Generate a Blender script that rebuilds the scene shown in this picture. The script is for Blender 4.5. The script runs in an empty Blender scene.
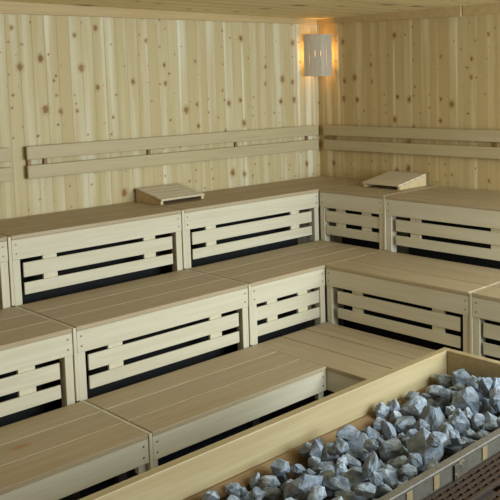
import bpy, bmesh, math, random
from mathutils import Vector, Matrix, noise as mnoise
PI = math.pi
scene = bpy.context.scene
COL = scene.collection

# ------------------------------------------------------------------ materials
def new_mat(name):
    m = bpy.data.materials.new(name); m.use_nodes = True
    nt = m.node_tree; nt.nodes.clear()
    out = nt.nodes.new('ShaderNodeOutputMaterial')
    bs = nt.nodes.new('ShaderNodeBsdfPrincipled')
    nt.links.new(bs.outputs[0], out.inputs[0])
    return m, nt, bs

class NB:
    """tiny node-building helper"""
    def __init__(s, nt): s.nt = nt
    def n(s, t, **k):
        nd = s.nt.nodes.new(t)
        for a, b in k.items(): setattr(nd, a, b)
        return nd
    def put(s, sock, v):
        if hasattr(v, 'is_output'): s.nt.links.new(v, sock)
        elif v is not None: sock.default_value = v
    def math(s, op, a, b=None, c=None, clamp=False):
        nd = s.n('ShaderNodeMath', operation=op, use_clamp=clamp)
        s.put(nd.inputs[0], a)
        if b is not None: s.put(nd.inputs[1], b)
        if c is not None: s.put(nd.inputs[2], c)
        return nd.outputs[0]
    def xyz(s, x, y, z):
        nd = s.n('ShaderNodeCombineXYZ')
        s.put(nd.inputs[0], x); s.put(nd.inputs[1], y); s.put(nd.inputs[2], z)
        return nd.outputs[0]
    def sep(s, v):
        nd = s.n('ShaderNodeSeparateXYZ'); s.put(nd.inputs[0], v); return nd.outputs
    def noise(s, vec, scale, detail=3, rough=.55, dist=0.0):
        nd = s.n('ShaderNodeTexNoise'); s.put(nd.inputs['Vector'], vec)
        nd.inputs['Scale'].default_value = scale; nd.inputs['Detail'].default_value = detail
        nd.inputs['Roughness'].default_value = rough; nd.inputs['Distortion'].default_value = dist
        return nd.outputs[0]
    def ramp(s, v, lo, hi, smooth=True):
        nd = s.n('ShaderNodeMapRange', interpolation_type='SMOOTHSTEP' if smooth else 'LINEAR')
        s.put(nd.inputs[0], v); nd.inputs[1].default_value = lo; nd.inputs[2].default_value = hi
        return nd.outputs[0]
    def mix(s, f, a, b, mode='MIX'):
        nd = s.n('ShaderNodeMix', data_type='RGBA', blend_type=mode)
        s.put(nd.inputs[0], f)
        for i, v in ((6, a), (7, b)):
            if hasattr(v, 'is_output'): s.nt.links.new(v, nd.inputs[i])
            else: nd.inputs[i].default_value = (*v, 1)
        return nd.outputs[2]
    def bump(s, h, strength, dist=.002):
        nd = s.n('ShaderNodeBump'); s.put(nd.inputs['Height'], h)
        nd.inputs['Strength'].default_value = strength; nd.inputs['Distance'].default_value = dist
        return nd.outputs[0]

def pine_boards(name, along, width, light, tan, deep, knots=True, groove=.42, amount=1.0, kscale=7.0):
    """matched pine boards; along = index of the axis across the boards, grain runs along the other one"""
    m, nt, bs = new_mat(name); b = NB(nt)
    tc = b.n('ShaderNodeTexCoord').outputs['Object']
    s = b.sep(tc)
    u, g = {'x': (s[0], s[2]), 'y': (s[1], s[2]), 'yc': (s[1], s[0])}[along]
    q = b.math('DIVIDE', u, width)
    idx = b.math('FLOOR', q); fr = b.math('FRACT', q)
    wn = b.n('ShaderNodeTexWhiteNoise', noise_dimensions='1D'); b.put(wn.inputs['W'], idx)
    rnd = wn.outputs['Value']
    off = b.math('MULTIPLY', rnd, 37.0)
    wob = b.math('MULTIPLY', b.math('SUBTRACT', b.noise(b.xyz(b.math('MULTIPLY', u, 4.0), b.math('MULTIPLY_ADD', g, 2.2, off), 0.0), 1.0, 2), .5), .05)
    u2 = b.math('ADD', u, wob)
    grain = b.noise(b.xyz(b.math('MULTIPLY', u2, 24.0), b.math('MULTIPLY_ADD', g, .9, off), off), 1.0, 4, .6)
    broad = b.noise(b.xyz(b.math('MULTIPLY', u2, 11.0), b.math('MULTIPLY_ADD', g, .45, off), off), 1.0, 1, .5)
    col = b.mix(b.ramp(grain, .30, .72), light, tan)
    col = b.mix(b.math('MULTIPLY', b.ramp(broad, .46, .62), .9 * amount), col, tan)
    col = b.mix(b.math('MULTIPLY', b.ramp(broad, .47, .32), .85 * amount), col, tuple(min(1, c * k) for c, k in zip(light, (1.18, 1.24, 1.42))))
    col = b.mix(b.math('MULTIPLY', rnd, .6 * amount), col, tan)
    if knots:
        warp = b.math('MULTIPLY', b.math('SUBTRACT', b.noise(b.xyz(u, g, 3.0), 40.0, 3), .5), .026)
        for sc, rmax, gate, ga_, po in ((kscale, .155, .42, .80, 1.6), (kscale * 1.9, .11, .70, 1.1, 1.5)):
            v = b.n('ShaderNodeTexVoronoi', voronoi_dimensions='2D', feature='F1')
            b.put(v.inputs['Vector'], b.xyz(b.math('ADD', u, warp), b.math('ADD', b.math('MULTIPLY', g, ga_), warp), 0.0))
            v.inputs['Scale'].default_value = sc
            cr = b.sep(v.outputs['Color'])
            rad = b.math('MULTIPLY', b.math('POWER', cr[0], po), rmax)
            rel = b.math('DIVIDE', v.outputs['Distance'], b.math('ADD', rad, .012))
            on = b.math('GREATER_THAN', cr[1], gate)
            halo = b.math('MULTIPLY', b.ramp(rel, 2.1, .8), .6)
            core = b.math('MULTIPLY', b.ramp(rel, 1.15, .55), b.math('MULTIPLY_ADD', cr[2], .35, .6))
            col = b.mix(b.math('MULTIPLY', halo, on), col, tuple(c * .62 + d2 * .38 for c, d2 in zip(tan, deep)))
            col = b.mix(b.math('MULTIPLY', core, on), col, deep)
    edge = b.math('ABSOLUTE', b.math('SUBTRACT', fr, .5))
    gm = b.ramp(edge, .47, .50)
    col = b.mix(b.math('MULTIPLY', gm, groove), col, tuple(c * .45 for c in tan))
    nt.links.new(col, bs.inputs['Base Color'])
    bs.inputs['Roughness'].default_value = .62
    bs.inputs['Specular IOR Level'].default_value = .25
    h = b.math('SUBTRACT', b.math('MULTIPLY', grain, .25), gm)
    nt.links.new(b.bump(h, .5, .004), bs.inputs['Normal'])
    return m

def bench_wood(name, axis, light, dark, island=.5, rough=.5, spots=False, stain=None):
    """smooth bench timber, grain along the local axis"""
    m, nt, bs = new_mat(name); b = NB(nt)
    tc = b.n('ShaderNodeTexCoord').outputs['Object']
    geo = b.n('ShaderNodeNewGeometry')
    oi = b.n('ShaderNodeObjectInfo')
    isl = geo.outputs['Random Per Island']
    off = b.math('ADD', b.math('MULTIPLY', isl, 23.0), b.math('MULTIPLY', oi.outputs['Random'], 41.0))
    s = b.sep(tc)
    k = [26.0, 26.0, 26.0]; k[axis] = 1.3
    vec = b.xyz(b.math('MULTIPLY_ADD', s[0], k[0], off), b.math('MULTIPLY_ADD', s[1], k[1], off), b.math('MULTIPLY_ADD', s[2], k[2], off))
    gr = b.noise(vec, 1.0, 4, .6, .4)
    k2 = [90.0, 90.0, 90.0]; k2[axis] = 3.0
    vec2 = b.xyz(b.math('MULTIPLY_ADD', s[0], k2[0], off), b.math('MULTIPLY_ADD', s[1], k2[1], off), b.math('MULTIPLY_ADD', s[2], k2[2], off))
    fine = b.noise(vec2, 1.0, 3, .6)
    col = b.mix(b.ramp(gr, .3, .72), light, dark)
    col = b.mix(b.math('MULTIPLY', b.ramp(fine, .45, .75), .3), col, tuple(c * .82 for c in dark))
    col = b.mix(b.math('MULTIPLY', isl, island), col, tuple(c * .86 for c in dark))
    if spots:
        blot = b.noise(b.xyz(b.math('MULTIPLY_ADD', s[0], 5.0, off), b.math('MULTIPLY_ADD', s[1], 14.0, off), 0.0), 1.0, 2)
        col = b.mix(b.math('MULTIPLY', b.ramp(blot, .66, .8), .5), col, (.30, .16, .05))
    if stain:
        du = b.math('DIVIDE', b.math('SUBTRACT', s[0], stain[0]), .055)
        dv = b.math('DIVIDE', b.math('SUBTRACT', s[1], stain[1]), .022)
        rr_ = b.math('SQRT', b.math('ADD', b.math('MULTIPLY', du, du), b.math('MULTIPLY', dv, dv)))
        rr_ = b.math('ADD', rr_, b.math('MULTIPLY', b.math('SUBTRACT', gr, .5), 1.4))
        col = b.mix(b.math('MULTIPLY', b.ramp(rr_, 1.3, .3), .85), col, (.36, .17, .035))
    nt.links.new(col, bs.inputs['Base Color'])
    bs.inputs['Roughness'].default_value = rough
    bs.inputs['Specular IOR Level'].default_value = .3
    nt.links.new(b.bump(fine, .12, .002), bs.inputs['Normal'])
    return m

def plain(name, col, rough=.5, metal=0.0, mott=.0, mscale=30):
    m, nt, bs = new_mat(name); b = NB(nt)
    if mott:
        tc = b.n('ShaderNodeTexCoord').outputs['Object']
        n = b.noise(tc, mscale, 4, .6)
        c = b.mix(b.math('MULTIPLY', b.ramp(n, .35, .7), mott), col, tuple(x * .35 for x in col))
        nt.links.new(c, bs.inputs['Base Color'])
    else: bs.inputs['Base Color'].default_value = (*col, 1)
    bs.inputs['Roughness'].default_value = rough; bs.inputs['Metallic'].default_value = metal
    return m

def stone_mat():
    m, nt, bs = new_mat('rough_grey_stone'); b = NB(nt)
    tc = b.n('ShaderNodeTexCoord').outputs['Object']
    oi = b.n('ShaderNodeObjectInfo')
    va = b.n('ShaderNodeVectorMath', operation='ADD')
    b.put(va.inputs[0], tc); b.put(va.inputs[1], b.xyz(b.math('MULTIPLY', oi.outputs['Random'], 9.0), 0.0, 0.0))
    p = va.outputs[0]
    n1 = b.noise(p, 22, 5, .65); n2 = b.noise(p, 85, 4, .7); n3 = b.noise(p, 9, 2, .5)
    col = b.mix(b.ramp(n1, .34, .68), (.11, .135, .17), (.40, .455, .52))
    col = b.mix(b.math('MULTIPLY', b.ramp(n2, .55, .75), .45), col, (.58, .65, .73))
    col = b.mix(b.math('MULTIPLY', b.ramp(n2, .45, .28), .5), col, (.07, .08, .10))
    col = b.mix(b.math('MULTIPLY', b.ramp(n3, .55, .75), .25), col, (.22, .18, .13))
    col = b.mix(b.math('MULTIPLY', oi.outputs['Random'], .7), col, (.12, .15, .19))
    nt.links.new(col, bs.inputs['Base Color'])
    bs.inputs['Roughness'].default_value = .85
    h = b.math('ADD', n1, b.math('MULTIPLY', n2, .5))
    nt.links.new(b.bump(h, .55, .008), bs.inputs['Normal'])
    return m

WALL_A = pine_boards('pine_wall_boards_back', 'x', .088, (.57, .515, .345), (.475, .38, .20), (.21, .09, .018))
WALL_B = pine_boards('pine_wall_boards_right', 'y', .088, (.55, .455, .255), (.455, .335, .155), (.21, .09, .018))
CEIL = pine_boards('pine_ceiling_boards', 'yc', .65, (.74, .61, .33), (.66, .52, .26), (.17, .075, .02), groove=.7, amount=.5, kscale=2.5)
TRIM = bench_wood('pine_trim', 0, (.55, .42, .22), (.45, .32, .145))
LT, DK = (.61, .565, .445), (.55, .495, .365)
STAIN = (.70, .328)
SEAT = bench_wood('bench_seat_timber', 0, (.44, .355, .235), (.375, .29, .175), .4, .5, True)
SEAT_STAINED = bench_wood('stained_bench_seat_timber', 0, (.44, .355, .235), (.375, .29, .175), .4, .5, False, STAIN)
APRON = bench_wood('bench_apron_timber', 0, LT, DK, .3)
POST = bench_wood('bench_post_timber', 2, LT, DK, .3)
RAIL = bench_wood('backrest_timber', 0, (.48, .40, .245), (.43, .35, .205), .3)
SPACER = bench_wood('backrest_spacer_timber', 2, (.30, .19, .09), (.22, .13, .06), .3)
HEAD = bench_wood('headrest_timber', 0, (.66, .58, .44), (.56, .48, .35), .3)
HEADSIDE = bench_wood('headrest_side_timber', 0, (.60, .47, .28), (.52, .39, .21), .3)
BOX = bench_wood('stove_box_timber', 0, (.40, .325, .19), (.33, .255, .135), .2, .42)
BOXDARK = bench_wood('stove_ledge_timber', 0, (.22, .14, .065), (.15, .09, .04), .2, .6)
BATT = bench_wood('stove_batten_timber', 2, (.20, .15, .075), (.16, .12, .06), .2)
BATTEN = bench_wood('skirt_batten_timber', 2, (.66, .61, .46), (.6, .54, .38), .3)
SCREW = plain('screw_steel', (.16, .15, .13), .4, .6)
STEEL = plain('brushed_rim_steel', (.24, .225, .20), .5, .6, .35, 60)
PANEL = plain('dull_panel_steel', (.10, .09, .07), .55, .4, .4, 45)
PLATE = plain('bracket_plate_steel', (.11, .095, .07), .45, .5, .4, 40)
BOLT = plain('bright_bolt_steel', (.75, .75, .75), .25, 1.0)
GRATE = plain('brown_grate_iron', (.045, .024, .013), .6, .1, .5, 50)
GAPSHADE = plain('painted_gap_shade', (.006, .0055, .006), .9)  # near-black colour standing in for the shade inside the benches
BODY = plain('dark_heater_body', (.03, .022, .018), .8)
FLOOR = plain('dark_slate_floor', (.012, .013, .02), .55, 0, .5, 6)
STONE = stone_mat()
def emit(name, col, st):
    m = bpy.data.materials.new(name); m.use_nodes = True; nt = m.node_tree; nt.nodes.clear()
    o = nt.nodes.new('ShaderNodeOutputMaterial'); e = nt.nodes.new('ShaderNodeEmission')
    e.inputs[0].default_value = (*col, 1); e.inputs[1].default_value = st
    nt.links.new(e.outputs[0], o.inputs[0]); return m
BULB = emit('warm_bulb_glow', (1, .52, .16), 8)
SHADE = bench_wood('lamp_shade_timber', 2, (.50, .44, .34), (.40, .33, .23), .6)

# ------------------------------------------------------------------ geometry helpers
def add_box(bm, x0, x1, y0, y1, z0, z1, bev=.0):
    vs = [bm.verts.new((x, y, z)) for x in (x0, x1) for y in (y0, y1) for z in (z0, z1)]
    f = [(0, 1, 3, 2), (4, 6, 7, 5), (0, 4, 5, 1), (2, 3, 7, 6), (0, 2, 6, 4), (1, 5, 7, 3)]
    fs = [bm.faces.new([vs[i] for i in q]) for q in f]
    if bev:
        es = list({e for q in fs for e in q.edges})
        bmesh.ops.bevel(bm, geom=es, offset=bev, segments=2, profile=.5, affect='EDGES')

def obj(name, bm, mat, parent=None, loc=None, smooth=False):
    bmesh.ops.recalc_face_normals(bm, faces=bm.faces)
    me = bpy.data.meshes.new(name); bm.to_mesh(me); bm.free()
    me.materials.append(mat)
    if smooth:
        for p in me.polygons: p.use_smooth = True
    o = bpy.data.objects.new(name, me); COL.objects.link(o)
    if parent: o.parent = parent
    if loc is not None: o.location = loc
    return o

def box(name, dims, mat, parent=None, bev=.003):
    bm = bmesh.new(); add_box(bm, *dims, bev); return obj(name, bm, mat, parent)

def thing(name, label, cat, loc=(0, 0, 0), rz=0, group=None):
    o = bpy.data.objects.new(name, None); COL.objects.link(o)
    o.location = loc; o.rotation_euler = (0, 0, rz); o.empty_display_size = .1
    o['label'] = label; o['category'] = cat
    if group: o['group'] = group
    return o

def tag(o, label, cat, group=None):
    o['label'] = label; o['category'] = cat
    if group: o['group'] = group
    return o

def struct(o): o['kind'] = 'structure'; return o

def add_disc(bm, c, r, h, axis='y', n=10):
    """short cylinder with its axis along -y or z"""
    rot = Matrix.Rotation(PI / 2, 4, 'X') if axis == 'y' else Matrix.Identity(4)
    bmesh.ops.create_cone(bm, cap_ends=True, segments=n, radius1=r, radius2=r * .8, depth=h,
                          matrix=Matrix.Translation(c) @ rot)

# ------------------------------------------------------------------ key dimensions (metres)
H1, H2, H3 = .463, .857, 1.26
YA = (-.642, -1.304, -1.928)        # front planes of the tiers along the back wall: top, middle, low
XB = (-.672, -1.292, -1.933)        # front planes of the tiers along the right wall

# ------------------------------------------------------------------ room shell
struct(box('floor', (-6.2, .12, -8.0, .12, -.10, 0), FLOOR, bev=0))
struct(box('wall_back', (-6.2, 0, 0, .10, 0, 2.80), WALL_A, bev=0))
struct(box('wall_right', (0, .10, -8.0, .10, 0, 2.80), WALL_B, bev=0))
bm = bmesh.new(); add_box(bm, -6.2, 0, -8.0, 0, 2.64, 2.72)
struct(obj('ceiling', bm, CEIL))
def crown(name, p0, p1, thick, side):
    """crown board: p = (along, bottom z, top z) at both ends; side 'A' hugs y=0, 'B' hugs x=0"""
    bm = bmesh.new(); vs = []
    for (a, zb, zt) in (p0, p1):
        for d in (0, -thick):
            for z in (zb, zt):
                vs.append(bm.verts.new((a, d, z) if side == 'A' else (d, a, z)))
    for q in ((0, 1, 3, 2), (4, 6, 7, 5), (0, 4, 5, 1), (2, 3, 7, 6), (0, 2, 6, 4), (1, 5, 7, 3)):
        bm.faces.new([vs[i] for i in q])
    return struct(obj(name, bm, TRIM if side == 'A' else TRIM))
crown('trim_1', (-6.2, 2.525, 2.64), (-.002, 2.598, 2.64), .03, 'A')
crown('trim_2', (-.032, 2.600, 2.64), (-1.545, 2.562, 2.64), .032, 'B')
crown('trim_3', (-1.555, 2.566, 2.64), (-7.9, 2.53, 2.64), .018, 'B')

# ------------------------------------------------------------------ benches
SW = .022                           # joint board width
def screws(par, us, v, ztop):
    for u in us:
        for dz in (.055, .108):
            bm = bmesh.new(); add_disc(bm, (u, v, ztop - dz), .0052, .004)
            obj('screw', bm, SCREW, par)

def bench(label, loc, rz, ztop, L, depth, skirt_end=None, lskirt=.068, rskirt=.073, joint=True, group=None, low=False,
          apron_end=None, corner=False, seat_v0=0.0, lower=None, seat_mat=None):
    """u runs along the front (0..L), v from the front plane (0) to the back; local z = world z"""
    t = thing('sauna_bench', label, 'bench', (loc[0], loc[1], 0), rz, group)
    Ls = L - (SW if joint else 0)
    La = (apron_end if apron_end is not None else Ls)
    th = .024
    bm = bmesh.new()
    n = 3; w = depth / n
    for i in range(n):
        add_box(bm, .0015, Ls - .0015, i * w + (.0 if i == 0 else .004), (i + 1) * w - .004, ztop - th, ztop, .0035)
    obj('seat', bm, seat_mat or SEAT, t)
    ap = box('front_apron', (.0015, La - .0015, .002, .024, ztop - .142, ztop - th - .001), APRON, t, .002)
    screws(ap, (.026, La - .028), .001, ztop)
    # joint board: the strip between two neighbouring units, seen on top and at the front
    if joint:
        bm = bmesh.new()
        zb = ztop - .195 if low else lower
        add_box(bm, Ls + .003, L - .001, -.001, .046, zb, ztop - .004, .002)
        add_box(bm, Ls + .003, L - .001, .046, depth - .003, ztop - .142, ztop - .004, .002)
        obj('joint_board', bm, POST, t)
    # legs
    if low:
        e = La - .002
        for u in ((.002, .042), (e - .042, e)):
            box('leg', (u[0], u[1], .026, .060, ztop - .195, ztop - th - .001), POST, t, .002)
        for u in ((.10, .15), (La - .15, La - .10)):
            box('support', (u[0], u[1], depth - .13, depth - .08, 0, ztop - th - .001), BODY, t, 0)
    else:
        lu = [(.002, .047), (La - .047, La - .002)]
        for u in lu:
            bm = bmesh.new()
            add_box(bm, u[0], u[1], .006, .066, 0, ztop - .1432, .002)
            add_box(bm, u[0] + .001, u[1] - .001, .026, .064, ztop - .145, ztop - th - .001)
            obj('leg', bm, POST, t)
        for u in ((.002, .047), (Ls - .047, Ls - .002)):
            box('leg', (u[0], u[1], depth - .05, depth - .01, 0, ztop - th - .001), POST, t, 0)
        # slatted skirt
        s0, s1 = lskirt, La - rskirt
        for za, zb in ((.168, .253), (.285, .355)):
            box('slat', (s0, s1, .012, .0238, ztop - zb, ztop - za), APRON, t, .002)
        span = s1 - s0
        o = .125 if span > .8 else .10
        for u in (s0 + o, s1 - o - .088):
            box('batten', (u, u + .088, .0243, .042, ztop - .355, ztop - .10), BATTEN, t, .001)
        box('gap_shade_panel', (.05, La - .05, (.20), 0.208, 0, ztop - th - .002), GAPSHADE, t, 0)  # added dark sheet, paints shade behind the skirt gaps
    return t

ga = 'slatted benches of the sauna'
RB = -PI / 2
dT, dM, dL = -YA[0], YA[0] - YA[1] - .004, YA[1] - YA[2] - .004
# along the back wall (u = +x)
xs3 = (-4.341, -3.149, -1.957)
bench('top tier bench at the far left, cut off by the left picture edge', (xs3[0], YA[0]), 0, H3, xs3[1] - xs3[0], dT - .004, lower=H2 + .002, group=ga)
bench('top tier bench under the left headrest, against the back wall', (xs3[1], YA[0]), 0, H3, xs3[2] - xs3[1], dT - .004, lower=H2 + .002, group=ga)
bench('top tier bench running from the left headrest into the corner below the lamp', (xs3[2], YA[0]), 0, H3, -xs3[2] - .004, dT - .004,
      apron_end=XB[0] - xs3[2], rskirt=.072, joint=False, lower=H2 + .002, group=ga)
xs2 = (-4.325, -3.137, -1.953)
bench('middle tier bench at the left picture edge', (xs2[0], YA[1]), 0, H2, xs2[1] - xs2[0], dM, lower=H1 + .002, group=ga)
bench('long middle tier bench in the centre left, in front of the top bench with headrest', (xs2[1], YA[1]), 0, H2, xs2[2] - xs2[1], dM, lower=H1 + .002, group=ga)
bench('middle tier corner bench with a short slatted skirt facing the window side', (xs2[2], YA[1]), 0, H2, XB[0] - xs2[2] - .004, dM,
      apron_end=XB[1] - xs2[2], lskirt=.049, rskirt=.050, joint=False, lower=H1 + .002, group=ga)
xs1 = (-4.30, -3.113, -1.933)
bench('lowest bench at the bottom left corner, brown seat boards with an orange stain', (xs1[0], YA[2]), 0, H1, xs1[1] - xs1[0], dL, low=True, group=ga, seat_mat=SEAT_STAINED)
bench('lowest bench in front of the stove box, ending in a short leg', (xs1[1], YA[2]), 0, H1, xs1[2] - xs1[1], dL, low=True, joint=False, group=ga)
# along the right wall (u = -y)
eT, eM, eL = -XB[0] - .004, XB[0] - XB[1] - .004, XB[1] - XB[2] - .004
ys3 = (YA[0] - .003, -1.323, -2.515)
bench('short top tier bench on the right wall with the right headrest at its end', (XB[0], ys3[0]), RB, H3, ys3[0] - ys3[1], eT,
      lskirt=.056, rskirt=.045, lower=H2 + .002, group=ga)
bench('long top tier bench on the right wall, running out of the right picture edge', (XB[0], ys3[1]), RB, H3, ys3[1] - ys3[2], eT, lskirt=.085, lower=H2 + .002, group=ga)
ys2 = (YA[1] - .003, -2.495, -3.69)
bench('long middle tier bench along the right side, above the stove box corner', (XB[1], ys2[0]), RB, H2, ys2[0] - ys2[1], eM, lskirt=.095, lower=H1 + .002, group=ga)
bench('middle tier bench cut off by the right picture edge, behind the stove box', (XB[1], ys2[1]), RB, H2, ys2[1] - ys2[2], eM, lskirt=.068, lower=H1 + .002, group=ga)
bench('lowest corner platform with boards running towards the stove box', (XB[2], YA[1] - .003), RB, H1, 1.25, eL, low=True, group=ga)

# ------------------------------------------------------------------ backrests on the walls
def backrest(label, loc, rz, L, spacers):
    t = thing('backrest', label, 'backrest', loc, rz, 'wall backrests')
    for z0, z1 in ((.125, .212), (0, .087)):
        box('rail', (0, L, -.046, -.024, z0, z1), RAIL, t, .004)
    for u in spacers:
        box('spacer', (u, u + .022, -.023, -.001, -.0, .21), SPACER, t, .001)
    return t
backrest('two-rail wooden backrest along the back wall', (-2.738, 0, 1.505), 0, 2.68, (.012, .125, .93, 1.75, 2.55))
backrest('end of a two-rail backrest at the left picture edge', (-4.9, 0, 1.505), 0, 2.053, (.2, 1.0, 1.8))
backrest('two-rail wooden backrest along the right wall', (0, -.088, 1.503), RB, 2.6, (.03, .12, .95, 1.75, 2.5))

# ------------------------------------------------------------------ headrests
def headrest(label, loc, rz, W, D, hb=.098, hf=.040):
    """low edge at the front (v=0), high edge at the wall (v=D)"""
    t = thing('headrest', label, 'headrest', loc, rz, 'wedge headrests')
    sl = math.atan2(hb - hf, D)
    for u in (0, W - .022):
        bm = bmesh.new(); vs = []
        for x in (u, u + .022):
            for (v, z) in ((.012, 0.001), (D, .001), (D, hb - .015), (.012, hf - .015)):
                vs.append(bm.verts.new((x, v, z)))
        for q in ((0, 1, 2, 3), (7, 6, 5, 4), (0, 4, 5, 1), (1, 5, 6, 2), (2, 6, 7, 3), (3, 7, 4, 0)): bm.faces.new([vs[i] for i in q])
        obj('side_wedge', bm, HEADSIDE, t)
    n = 5; Ls = D / math.cos(sl); w = Ls / n
    for i in range(n):
        bm = bmesh.new(); add_box(bm, 0, W, i * w + .003, (i + 1) * w - .003, 0, .014, .002)
        bm.transform(Matrix.Translation((0, 0, hf - .0145)) @ Matrix.Rotation(sl, 4, 'X'))
        obj('slat', bm, HEAD, t)
    return t
headrest('slatted wedge headrest on the top bench by the back wall', (-1.930, -.345, H3), 0, .375, .315)
headrest('slatted wedge headrest on the top bench by the right wall', (-.385, -.845, H3), RB, .37, .345)

# ------------------------------------------------------------------ corner lamp
lp = thing('corner_lamp', 'glowing corner lamp with vertical wooden slat shade below the ceiling', 'lamp', (0, 0, 2.145))
def diag(s, off):      # point on a diagonal plane across the corner: s along it, off = bulge towards the room
    d = .112
    c = Vector((-d, -d)); t = Vector((1, -1)).normalized(); nrm = Vector((-1, -1)).normalized()
    q = c + t * s + nrm * off
    return q.x, q.y
hw, nS = .121, 5
for i in range(nS):
    a0 = -hw + i * 2 * hw / nS + .0004; a1 = -hw + (i + 1) * 2 * hw / nS - .0004
    bm = bmesh.new(); vs = []
    for z in (.0, .36):
        for (s, o) in ((a0, 0), (a1, 0), (a1, .012), (a0, .012)):
            bul = .03 * (1 - (s / hw) ** 2)
            x, y = diag(s, o + bul); vs.append(bm.verts.new((x, y, z)))
    for q in ((0, 1, 2, 3), (7, 6, 5, 4), (0, 4, 5, 1), (1, 5, 6, 2), (2, 6, 7, 3), (3, 7, 4, 0)): bm.faces.new([vs[k] for k in q])
    obj('shade_slat', bm, SHADE, lp)
for z in (.06, .30):      # cross bars that hold the slats to the walls
    bm = bmesh.new(); vs = []
    for zz in (z, z + .018):
        for (s, o) in ((-.125, -.014), (.125, -.014), (.125, -.002), (-.125, -.002)):
            x, y = diag(s, o); vs.append(bm.verts.new((x, y, zz)))
    for q in ((0, 1, 2, 3), (7, 6, 5, 4), (0, 4, 5, 1), (1, 5, 6, 2), (2, 6, 7, 3), (3, 7, 4, 0)): bm.faces.new([vs[k] for k in q])
    obj('cross_bar', bm, SHADE, lp)
bm = bmesh.new(); bmesh.ops.create_uvsphere(bm, u_segments=16, v_segments=10, radius=.03)
for v in bm.verts: v.co = Vector((v.co.x - .062, v.co.y - .062, v.co.z * 1.4 + .20))
obj('bulb', bm, BULB, lp, smooth=True)
bm = bmesh.new(); bmesh.ops.create_cone(bm, cap_ends=True, segments=16, radius1=.022, radius2=.018, depth=.06, matrix=Matrix.Translation((-.062, -.062, .128)))
add_box(bm, -.075, -.001, -.075, -.001, .085, .10)
obj('socket', bm, BODY, lp)

# ------------------------------------------------------------------ stone-filled stove box
ZT = .80
X0, X1 = -4.12, -2.045
YB0, YB1 = -2.845, -2.885          # back board outer / inner face
YF = -3.535
st = thing('sauna_stove', 'long wooden stove box with steel front rim, filled with grey stones', 'stove', (0, 0, 0))
box('back_board', (X0, X1, YB1, YB0, .50, ZT), BOX, st, .003)
box('end_board', (X1 - .036, X1, YF - .02, YB1 - .0015, .50, ZT), BOX, st, .003)
box('end_board', (X0, X0 + .036, YF + .04, YB1 - .0015, .50, ZT), BOX, st, .003)
bm = bmesh.new(); vs = []
for x in (X0 + .04, X1 - .04):
    for (y, z) in ((YB1 - .001, .50), (YB1 - .001, .668), (YB1 - .012, .668), (YB1 - .05, .640), (YB1 - .05, .50)):
        vs.append(bm.verts.new((x, y, z)))
for i in range(5): bm.faces.new([vs[i], vs[(i + 1) % 5], vs[5 + (i + 1) % 5], vs[5 + i]])
bm.faces.new(vs[:5]); bm.faces.new(vs[5:][::-1])
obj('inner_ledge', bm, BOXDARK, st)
box('stone_tray', (X0 + .04, X1 - .04, YF + .035, YB1 - .055, .55, .59), BODY, st, 0)
box('heater_body', (X0 + .10, X1 - .10, YF + .05, YB0 - .04, 0, .548), BODY, st, 0)
bm = bmesh.new()
add_box(bm, X0, X1 - .04, YF, YF + .032, .752, .760, .001)
add_box(bm, X0, X1 - .04, YF + .026, YF + .032, .60, .752, .0)
obj('rim', bm, STEEL, st)
box('front_panel', (X0, X1 - .04, YF - .002, YF + .004, .60, .7515), PANEL, st, 0)
for i in range(16):
    x = -2.765 + (i - 11) * .1475
    if X0 < x < X1 - .07:
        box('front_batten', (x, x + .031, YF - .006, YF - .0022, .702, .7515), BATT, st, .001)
br = box('bracket_plate', (-2.945, -2.865, YF - .0105, YF - .0065, .690, .750), PLATE, st, .001)
for (x, z) in ((-2.905, .738), (-2.935, .712)):
    bm = bmesh.new(); add_disc(bm, (x, YF - .0125, z), .005, .006)
    obj('bolt', bm, BOLT, br)
# iron gratings on the front
def grating(y0, y1, rows, z):
    bm = bmesh.new()
    gx0, gx1 = -3.40, X1 - .25
    nb = rows + 1; bw = .011; pit = (y0 - y1 - bw) / rows
    for i in range(nb):
        yy = y1 + i * pit; add_box(bm, gx0, gx1, yy, yy + bw, z - .018, z)
    k = 0
    x = gx0
    while x < gx1 - .01:
        for i in range(rows):
            ya = y1 + i * pit + bw
            o = (.5 if i % 2 else 0) * .046
            if x + o + .010 < gx1: add_box(bm, x + o, x + o + .010, ya, ya + pit - bw, z - .016, z - .002)
        x += .046
    return obj('grate', bm, GRATE, st)
grating(YF - .014, YF - .128, 4, .700)
grating(YF - .165, YF - .30, 5, .700)
bm = bmesh.new()
for x in (-3.35, -2.85, -2.35):
    add_box(bm, x, x + .03, YF - .30, YF - .004, .655, .681)
obj('grate_bracket', bm, GRATE, st)

# ------------------------------------------------------------------ stones
def stone_mesh(seed, sx, sy, sz, pts=20):
    rr = random.Random(seed)
    bm = bmesh.new()
    for i in range(pts):
        v = Vector((rr.gauss(0, 1), rr.gauss(0, 1), rr.gauss(0, 1))).normalized() * rr.uniform(.78, 1.12)
        bm.verts.new(v)
    res = bmesh.ops.convex_hull(bm, input=bm.verts)
    junk = [g for g in res['geom_interior'] if isinstance(g, bmesh.types.BMVert)]
    bmesh.ops.delete(bm, geom=junk, context='VERTS')
    bmesh.ops.bevel(bm, geom=list(bm.edges), offset=.05, segments=1, affect='EDGES', clamp_overlap=True)
    bmesh.ops.triangulate(bm, faces=bm.faces)
    bmesh.ops.subdivide_edges(bm, edges=bm.edges, cuts=2, use_grid_fill=True)
    for v in bm.verts:
        n = v.co.normalized()
        k = mnoise.noise(v.co * 1.7 + Vector((seed * 3.1, 0, 0))) * .16 + mnoise.noise(v.co * 4.5 + Vector((0, seed * 1.7, 0))) * .09
        v.co += n * k
    for v in bm.verts: v.co = Vector((v.co.x * sx, v.co.y * sy, v.co.z * sz))
    return bm

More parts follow.
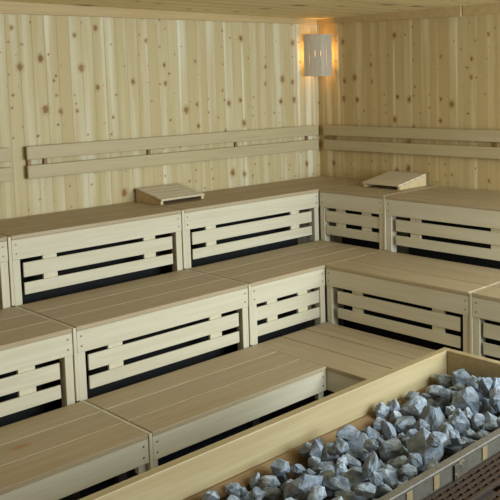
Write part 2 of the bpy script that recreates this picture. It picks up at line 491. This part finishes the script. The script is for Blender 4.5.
DEF = 'medium rough grey stone lying among others in the stove box heap'
GS = 'stones heaped in the stove box'
STONES = [
(-2.486,-2.992,0.660,0.080,0.061,0.063,-0.105,-0.078,-0.763,'flat-topped blue-grey stone near the middle of the heap'),
(-2.731,-3.066,0.655,0.032,0.047,0.066,-0.321,-0.292,-0.646,None),
(-2.617,-3.063,0.655,0.054,0.044,0.046,-0.245,0.297,-0.830,'rounded pale stone left of centre in the heap, in front of a flat one'),
(-2.831,-3.175,0.655,0.071,0.062,0.051,-0.136,0.083,-0.989,None),
(-2.736,-3.133,0.655,0.031,0.028,0.026,0.041,0.014,-0.694,None),
(-2.806,-3.312,0.680,0.076,0.082,0.093,-0.321,0.155,-0.769,'biggest pale oval stone standing by the steel front rim'),
(-2.910,-3.264,0.655,0.061,0.043,0.037,-0.336,0.219,-0.828,None),
(-3.022,-3.313,0.655,0.071,0.058,0.047,0.045,0.128,-0.604,None),
(-2.984,-3.372,0.690,0.036,0.027,0.024,0.010,-0.033,-0.597,None),
(-2.528,-3.143,0.670,0.063,0.067,0.069,-0.306,-0.218,-0.956,None),
(-2.596,-3.253,0.655,0.047,0.052,0.053,-0.154,0.076,-0.914,None),
(-2.492,-3.244,0.665,0.049,0.052,0.062,-0.176,-0.089,-0.772,None),
(-2.318,-3.052,0.660,0.032,0.047,0.067,0.057,0.109,-0.600,'thin upright sliver of stone in the middle of the heap'),
(-2.331,-3.163,0.675,0.072,0.079,0.083,0.096,0.103,-0.983,'large pale pointed stone in the right half of the heap'),
(-2.155,-3.134,0.660,0.074,0.080,0.083,0.084,0.243,-0.780,None),
(-2.186,-2.951,0.695,0.056,0.052,0.050,-0.255,0.199,-0.778,'pointed blue-grey stone closest to the far inner corner of the box'),
(-2.181,-3.043,0.725,0.056,0.046,0.050,-0.321,0.212,-0.570,None),
(-2.282,-2.970,0.680,0.054,0.035,0.030,0.010,-0.054,-0.989,None),
(-2.350,-2.959,0.660,0.035,0.028,0.029,-0.004,0.224,-1.043,None),
(-2.656,-3.326,0.660,0.059,0.046,0.038,-0.330,0.131,-0.899,None),
(-2.540,-3.331,0.655,0.042,0.039,0.034,0.091,0.003,-0.565,None),
(-2.414,-3.300,0.655,0.024,0.034,0.054,-0.315,0.060,-1.049,'narrow pale upright shard near the right end of the steel rim'),
(-2.335,-3.298,0.655,0.044,0.034,0.036,-0.166,0.066,-0.987,None),
(-2.170,-3.212,0.735,0.043,0.040,0.055,0.041,-0.112,-0.585,None),
(-2.243,-3.059,0.700,0.039,0.036,0.030,-0.180,-0.024,-0.805,None),
(-2.448,-3.303,0.680,0.033,0.035,0.041,-0.082,0.036,-0.755,None),
(-2.972,-3.229,0.655,0.032,0.035,0.036,-0.122,-0.041,-0.705,None),
(-3.114,-3.330,0.655,0.037,0.030,0.032,-0.215,0.287,-0.804,None),
(-2.624,-2.938,0.680,0.040,0.036,0.037,-0.345,-0.051,-0.775,None),
(-2.562,-2.948,0.690,0.032,0.030,0.043,-0.073,0.079,-1.035,None),
(-2.904,-3.035,0.655,0.090,0.076,0.069,-0.140,0.108,-0.888,'large lumpy stone in the back row, left of the middle of the heap'),
(-2.943,-3.030,0.720,0.056,0.043,0.032,-0.018,-0.287,-1.034,None),
(-3.033,-3.006,0.655,0.053,0.050,0.050,0.083,-0.149,-0.837,None),
(-3.091,-3.005,0.695,0.026,0.035,0.048,-0.206,-0.082,-0.908,'narrow stone in the back row towards the left of the heap'),
(-3.127,-3.087,0.655,0.056,0.038,0.029,-0.082,-0.120,-0.876,None),
(-3.095,-3.218,0.655,0.071,0.059,0.047,-0.338,0.042,-0.697,'wide pale flat stone low in the left half of the heap'),
(-3.199,-3.192,0.660,0.070,0.053,0.051,-0.250,0.182,-0.945,'pale squarish stone at the bottom edge of the picture'),
(-3.101,-3.288,0.725,0.032,0.036,0.054,-0.154,0.119,-1.014,None),
(-3.018,-3.113,0.655,0.049,0.034,0.027,-0.200,0.200,-0.846,None),
(-3.161,-3.130,0.655,0.040,0.033,0.024,-0.274,-0.098,-0.740,None),
(-3.317,-3.161,0.695,0.075,0.070,0.063,-0.147,-0.165,-1.004,'large darker stone at the left end of the dense heap'),
(-3.188,-3.016,0.655,0.040,0.031,0.026,-0.264,0.184,-0.646,None),
(-3.304,-3.080,0.655,0.030,0.026,0.030,-0.225,0.184,-0.744,None),
(-3.326,-2.998,0.655,0.042,0.037,0.031,-0.195,-0.222,-0.919,None),
(-3.380,-3.068,0.655,0.046,0.035,0.025,-0.228,-0.092,-0.856,None),
(-3.352,-2.956,0.655,0.026,0.026,0.031,-0.166,0.252,-0.987,None),
(-3.437,-3.061,0.675,0.032,0.023,0.025,0.074,0.228,-0.571,None),
(-2.943,-3.128,0.660,0.038,0.030,0.028,0.078,0.256,-0.954,None),
(-3.208,-3.297,0.655,0.059,0.042,0.027,0.027,0.098,-0.805,None),
(-3.122,-3.025,0.665,0.027,0.024,0.027,-0.197,-0.164,-1.031,None),
(-3.447,-2.948,0.655,0.028,0.026,0.028,-0.221,0.186,-1.042,None),
(-3.442,-2.991,0.660,0.021,0.021,0.021,-0.038,0.254,-0.616,None),
(-2.736,-3.190,0.680,0.034,0.036,0.037,-0.090,-0.292,-0.692,None),
(-2.617,-3.147,0.670,0.038,0.032,0.038,-0.215,0.098,-0.802,None),
(-2.796,-3.020,0.655,0.042,0.036,0.037,0.073,0.067,-0.894,None),
(-2.680,-2.974,0.655,0.036,0.030,0.033,0.038,-0.014,-0.674,None),
(-2.593,-3.001,0.665,0.033,0.030,0.033,-0.261,0.021,-0.656,None),
(-2.241,-3.149,0.740,0.043,0.036,0.043,0.006,0.253,-0.662,None),
(-2.244,-3.224,0.655,0.046,0.046,0.046,-0.347,0.077,-0.633,None),
(-2.267,-3.284,0.705,0.041,0.035,0.046,-0.228,-0.139,-0.801,None),
(-2.309,-3.306,0.750,0.030,0.030,0.036,-0.137,0.166,-1.064,None),
(-2.950,-3.166,0.710,0.037,0.028,0.031,-0.293,-0.225,-1.031,None),
(-2.797,-3.090,0.630,0.026,0.035,0.042,0.035,-0.248,-0.814,None),
(-3.022,-3.066,0.705,0.037,0.032,0.037,-0.208,-0.089,-0.741,None),
(-3.193,-3.228,0.725,0.029,0.028,0.029,-0.188,-0.185,-0.900,None),
(-3.076,-3.126,0.680,0.025,0.020,0.023,-0.100,0.130,-0.875,None),
(-3.193,-3.074,0.660,0.029,0.022,0.024,-0.270,-0.076,-0.763,None),
(-3.238,-2.977,0.630,0.029,0.028,0.027,-0.179,0.181,-0.753,None),
(-3.330,-3.253,0.695,0.046,0.036,0.032,-0.182,-0.002,-0.713,None),
(-3.136,-3.382,0.670,0.037,0.031,0.032,-0.038,-0.023,-0.942,None),
(-3.048,-3.381,0.650,0.028,0.026,0.028,-0.037,-0.257,-0.852,None),
(-2.827,-3.381,0.755,0.037,0.034,0.037,0.046,0.262,-0.878,None),
(-2.680,-3.357,0.710,0.027,0.030,0.032,0.006,-0.143,-0.833,None),
(-2.370,-3.057,0.650,0.029,0.027,0.035,0.016,0.097,-0.621,None),
(-2.359,-2.999,0.645,0.032,0.031,0.029,-0.050,0.140,-0.783,None),
(-2.420,-3.157,0.670,0.029,0.026,0.034,-0.086,-0.297,-0.993,None),
(-2.421,-3.250,0.630,0.033,0.033,0.033,-0.330,-0.245,-1.015,None),
(-2.910,-3.341,0.695,0.030,0.031,0.030,-0.269,-0.286,-0.644,None),
(-3.154,-3.362,0.725,0.029,0.024,0.029,0.030,0.104,-0.647,None),
(-3.206,-3.357,0.700,0.047,0.039,0.028,-0.089,0.179,-1.047,None),
(-2.189,-3.014,0.630,0.027,0.027,0.027,-0.120,0.129,-1.011,None),
(-2.423,-2.937,0.690,0.036,0.031,0.027,0.071,-0.263,-0.903,None),
(-2.359,-3.076,0.720,0.027,0.026,0.027,0.023,-0.155,-0.975,None),
(-2.230,-3.204,0.755,0.031,0.030,0.038,-0.073,0.152,-0.868,None),
(-2.218,-3.160,0.630,0.029,0.028,0.035,-0.172,-0.090,-0.856,None),
(-2.603,-3.191,0.619,0.031,0.030,0.027,0.318,-0.281,0.575,None),
(-2.837,-2.974,0.613,0.035,0.030,0.027,0.224,0.137,5.132,None),
(-2.337,-3.156,0.635,0.029,0.030,0.024,-0.382,-0.016,2.297,None),
(-2.293,-3.420,0.647,0.062,0.060,0.052,0.022,-0.199,3.166,None),
(-3.418,-2.975,0.619,0.033,0.035,0.029,0.176,0.078,3.330,None),
(-3.435,-3.313,0.618,0.038,0.035,0.028,-0.026,-0.329,5.541,None),
(-3.481,-3.024,0.631,0.057,0.050,0.038,-0.336,0.395,5.987,None),
(-3.388,-3.221,0.626,0.040,0.042,0.034,-0.263,-0.077,1.010,None),
(-2.559,-3.433,0.631,0.061,0.060,0.051,-0.379,0.372,1.313,None),
(-3.097,-3.211,0.650,0.035,0.035,0.032,-0.094,0.201,3.789,None),
(-3.470,-3.307,0.658,0.040,0.035,0.027,-0.088,-0.133,4.080,None),
(-2.195,-3.438,0.609,0.033,0.035,0.033,0.258,-0.326,4.151,None),
(-2.125,-3.459,0.628,0.040,0.042,0.040,0.333,-0.129,1.868,None),
(-3.480,-3.122,0.616,0.034,0.035,0.027,-0.278,0.116,3.513,None),
(-2.433,-3.182,0.613,0.040,0.042,0.033,-0.337,0.260,0.675,None),
(-3.439,-3.207,0.629,0.033,0.030,0.028,-0.078,0.129,4.667,None),
(-2.124,-2.981,0.624,0.035,0.035,0.034,-0.252,-0.323,4.334,None),
(-2.855,-3.428,0.627,0.044,0.042,0.034,-0.234,-0.007,0.226,None),
(-2.502,-3.072,0.618,0.035,0.035,0.027,-0.161,-0.071,0.465,None),
(-3.379,-3.449,0.613,0.036,0.030,0.023,0.387,0.235,2.129,None),
(-2.399,-3.226,0.678,0.029,0.030,0.028,-0.001,0.178,2.037,None),
(-2.437,-3.068,0.641,0.041,0.042,0.036,-0.339,-0.373,2.922,None),
(-3.530,-3.337,0.617,0.036,0.030,0.024,0.324,-0.258,5.957,None),
(-2.643,-3.386,0.625,0.032,0.035,0.033,-0.259,-0.248,4.936,None),
(-3.445,-3.400,0.624,0.042,0.042,0.036,0.350,0.083,5.607,None),
(-2.945,-3.182,0.623,0.048,0.042,0.034,0.075,0.346,5.090,None),
(-2.256,-3.104,0.616,0.039,0.042,0.037,-0.141,-0.400,0.386,None),
(-2.298,-3.263,0.617,0.031,0.030,0.029,-0.171,-0.248,4.942,None),
(-3.523,-3.191,0.648,0.070,0.060,0.053,-0.208,0.263,1.080,None),
(-3.158,-2.992,0.614,0.028,0.030,0.026,0.096,-0.116,4.612,None),
(-3.328,-3.406,0.637,0.052,0.050,0.049,0.001,0.274,1.892,None),
(-3.337,-3.330,0.668,0.049,0.050,0.046,-0.128,-0.311,1.322,None),
(-3.017,-3.179,0.616,0.032,0.030,0.027,-0.046,-0.355,4.720,None),
(-3.088,-2.942,0.671,0.037,0.035,0.028,0.174,-0.129,4.394,None),
(-3.124,-3.279,0.614,0.028,0.030,0.025,0.103,-0.278,5.531,None),
(-2.127,-3.391,0.623,0.049,0.042,0.036,-0.057,0.053,3.445,None),
(-2.429,-3.392,0.631,0.056,0.050,0.040,0.159,0.115,1.542,None),
(-2.766,-2.958,0.614,0.030,0.030,0.023,-0.226,0.364,0.443,None),
(-3.482,-3.106,0.667,0.028,0.030,0.028,0.103,0.015,4.248,None),
(-2.129,-3.142,0.653,0.029,0.030,0.028,-0.398,-0.175,4.192,None),
(-3.590,-3.285,0.632,0.056,0.050,0.048,-0.111,-0.365,1.268,None),
(-3.171,-3.447,0.621,0.045,0.050,0.042,-0.243,0.055,1.592,None),
(-3.570,-3.448,0.618,0.038,0.035,0.027,0.007,-0.016,0.080,None),
(-3.394,-3.374,0.648,0.036,0.030,0.025,0.284,0.009,2.975,None),
(-2.212,-3.292,0.618,0.031,0.030,0.027,0.229,0.198,1.233,None),
(-3.062,-3.083,0.620,0.034,0.035,0.028,-0.217,-0.243,3.635,None),
(-2.898,-3.430,0.669,0.053,0.050,0.040,-0.382,0.053,4.102,None),
(-2.787,-3.393,0.637,0.043,0.042,0.042,-0.274,0.152,3.760,None),
(-3.261,-2.991,0.679,0.042,0.042,0.035,-0.227,0.034,3.361,None),
(-3.598,-3.125,0.612,0.040,0.035,0.028,-0.284,-0.178,3.513,None),
(-2.968,-3.431,0.622,0.041,0.035,0.029,-0.169,0.357,1.203,None),
(-3.248,-3.071,0.611,0.032,0.030,0.023,-0.261,-0.144,3.604,None),
(-3.112,-3.167,0.613,0.032,0.030,0.023,-0.341,-0.156,1.402,None),
(-3.424,-3.269,0.644,0.029,0.030,0.026,-0.319,-0.140,1.810,None),
(-3.534,-3.049,0.677,0.030,0.030,0.025,0.100,0.068,2.979,None),
(-3.544,-3.378,0.654,0.046,0.050,0.048,0.065,-0.209,4.264,None),
(-3.481,-2.982,0.677,0.031,0.030,0.025,-0.394,0.371,4.788,None),
(-2.206,-3.364,0.622,0.049,0.042,0.035,-0.069,-0.384,1.404,None),
(-2.732,-3.007,0.612,0.035,0.030,0.024,0.262,0.267,5.945,None),
(-2.311,-3.170,0.679,0.036,0.035,0.027,-0.087,-0.071,1.807,None),
(-3.007,-3.420,0.665,0.036,0.030,0.023,-0.198,0.217,0.691,None),
(-2.214,-3.307,0.665,0.036,0.035,0.031,-0.211,-0.075,5.120,None),
(-2.279,-3.342,0.616,0.035,0.030,0.030,-0.186,-0.300,4.800,None),
(-3.556,-2.956,0.672,0.034,0.035,0.033,0.254,0.364,2.821,None),
(-2.790,-3.296,0.662,0.029,0.030,0.024,0.179,-0.085,5.724,None),
(-2.548,-3.010,0.612,0.028,0.030,0.023,-0.097,-0.003,4.265,None),
(-3.569,-3.004,0.629,0.050,0.042,0.039,-0.167,-0.290,5.337,None),
(-3.063,-3.434,0.665,0.048,0.042,0.034,-0.137,-0.398,2.272,None),
(-3.243,-3.296,0.612,0.033,0.030,0.024,0.380,0.187,4.723,None),
(-2.132,-3.296,0.640,0.060,0.050,0.045,0.013,0.159,5.257,None),
(-2.929,-3.318,0.615,0.033,0.030,0.028,-0.354,-0.208,2.260,None),
(-2.722,-3.147,0.612,0.033,0.030,0.027,0.207,0.196,2.988,None),
(-3.455,-3.160,0.665,0.029,0.030,0.028,0.023,-0.166,4.956,None),
(-3.523,-3.193,0.639,0.032,0.030,0.024,-0.201,0.259,2.096,None),
(-3.321,-3.221,0.622,0.035,0.030,0.030,-0.010,0.324,4.012,None),
(-2.727,-3.276,0.631,0.049,0.042,0.040,0.149,0.028,4.172,None),
(-3.222,-3.420,0.669,0.041,0.035,0.032,0.125,0.251,0.015,None),
(-2.925,-3.379,0.619,0.030,0.030,0.027,-0.102,0.074,5.058,None),
(-3.319,-3.156,0.677,0.037,0.035,0.029,0.284,-0.050,3.072,None),
(-3.012,-2.944,0.675,0.026,0.024,0.018,-0.050,-0.181,1.347,None),
(-2.588,-3.345,0.643,0.040,0.042,0.033,0.363,-0.116,3.390,None),
(-2.144,-3.036,0.640,0.038,0.035,0.029,0.302,0.300,5.746,None),
(-2.648,-3.414,0.677,0.037,0.035,0.027,0.191,-0.187,4.053,None),
(-3.240,-3.359,0.614,0.034,0.030,0.024,0.385,-0.169,1.081,None),
(-2.365,-3.369,0.620,0.033,0.035,0.028,-0.304,0.308,3.257,None),
(-3.556,-3.110,0.649,0.044,0.042,0.035,-0.349,0.055,3.338,None),
(-2.669,-3.099,0.611,0.028,0.030,0.023,-0.336,0.307,2.925,None),
(-2.259,-2.989,0.624,0.052,0.050,0.039,0.296,-0.029,4.483,None),
(-3.275,-3.122,0.615,0.028,0.030,0.023,-0.352,-0.389,3.090,None),
(-2.138,-3.363,0.669,0.047,0.042,0.038,0.288,0.243,0.371,None),
(-3.564,-3.451,0.678,0.034,0.035,0.035,0.062,-0.224,0.549,None),
(-3.334,-3.289,0.631,0.038,0.042,0.039,0.233,-0.296,4.222,None),
(-2.445,-3.369,0.679,0.035,0.030,0.026,-0.391,0.039,5.023,None),
(-2.374,-3.389,0.678,0.037,0.035,0.031,-0.185,0.134,1.881,None),
(-2.485,-3.433,0.670,0.033,0.035,0.031,-0.317,-0.279,0.892,None),
(-3.086,-3.127,0.611,0.034,0.030,0.023,-0.072,0.285,2.477,None),
(-2.785,-3.204,0.677,0.029,0.030,0.024,0.172,0.144,0.788,None),
(-2.530,-3.388,0.675,0.034,0.030,0.026,0.101,-0.277,3.142,None),
(-3.489,-3.428,0.650,0.026,0.024,0.022,-0.056,-0.052,2.724,None),
(-3.423,-3.216,0.671,0.040,0.042,0.032,0.006,-0.209,2.073,None)
]
rs = random.Random(7)
for i, (x, y, z, sx, sy, sz, rx, ry, rz, lab) in enumerate(STONES):
    o = obj('stone', stone_mesh(100 + i, sx, sy, sz), STONE)
    o.location = (x, y, z); o.rotation_euler = (rx, ry, rz)
    tag(o, lab or DEF, 'stone', GS)

# ------------------------------------------------------------------ light
w = bpy.data.worlds.new('room_light'); scene.world = w; w.use_nodes = True
bg = w.node_tree.nodes['Background']; bg.inputs[0].default_value = (1.0, .83, .56, 1); bg.inputs[1].default_value = .66
def area(name, loc, target, sx, sy, energy, col):
    l = bpy.data.lights.new(name, 'AREA'); l.shape = 'RECTANGLE'; l.size = sx; l.size_y = sy; l.energy = energy; l.color = col
    o = bpy.data.objects.new(name, l); COL.objects.link(o); o.location = loc
    o.rotation_euler = (Vector(target) - Vector(loc)).to_track_quat('-Z', 'Y').to_euler()
    return o
area('window_daylight', (-1.35, -5.6, 1.85), (-2.4, 0, .7), 2.6, 1.5, 225, (.80, .93, 1.0))
l = bpy.data.lights.new('lamp_glow', 'POINT'); l.energy = 9.0; l.color = (1, .55, .18); l.shadow_soft_size = .03
o = bpy.data.objects.new('lamp_glow', l); COL.objects.link(o); o.location = (-.072, -.072, 2.33)

# ------------------------------------------------------------------ camera
cam = bpy.data.cameras.new('camera'); co = bpy.data.objects.new('camera', cam); COL.objects.link(co)
ya, pi_, ro = map(math.radians, (-46.5624, -5.756, -1.1865))
fw = Vector((-math.sin(ya) * math.cos(pi_), math.cos(ya) * math.cos(pi_), math.sin(pi_)))
rt = Vector((math.cos(ya), math.sin(ya), 0)); up = rt.cross(fw)
r2 = rt * math.cos(ro) + up * math.sin(ro); u2 = -rt * math.sin(ro) + up * math.cos(ro)
M = Matrix((r2, u2, -fw)).transposed().to_4x4(); M.translation = Vector((-5.197, -5.151, 2.088))
co.matrix_world = M
cam.sensor_width = 36; cam.lens = 820.4484 / 500 * 36
cam.shift_x = (250 - 338.985) / 500; cam.shift_y = (165.1275 - 250) / 500
cam.clip_start = .05
scene.camera = co
scene.view_settings.view_transform = 'Standard'
scene.view_settings.look = 'None'
scene.view_settings.exposure = 0
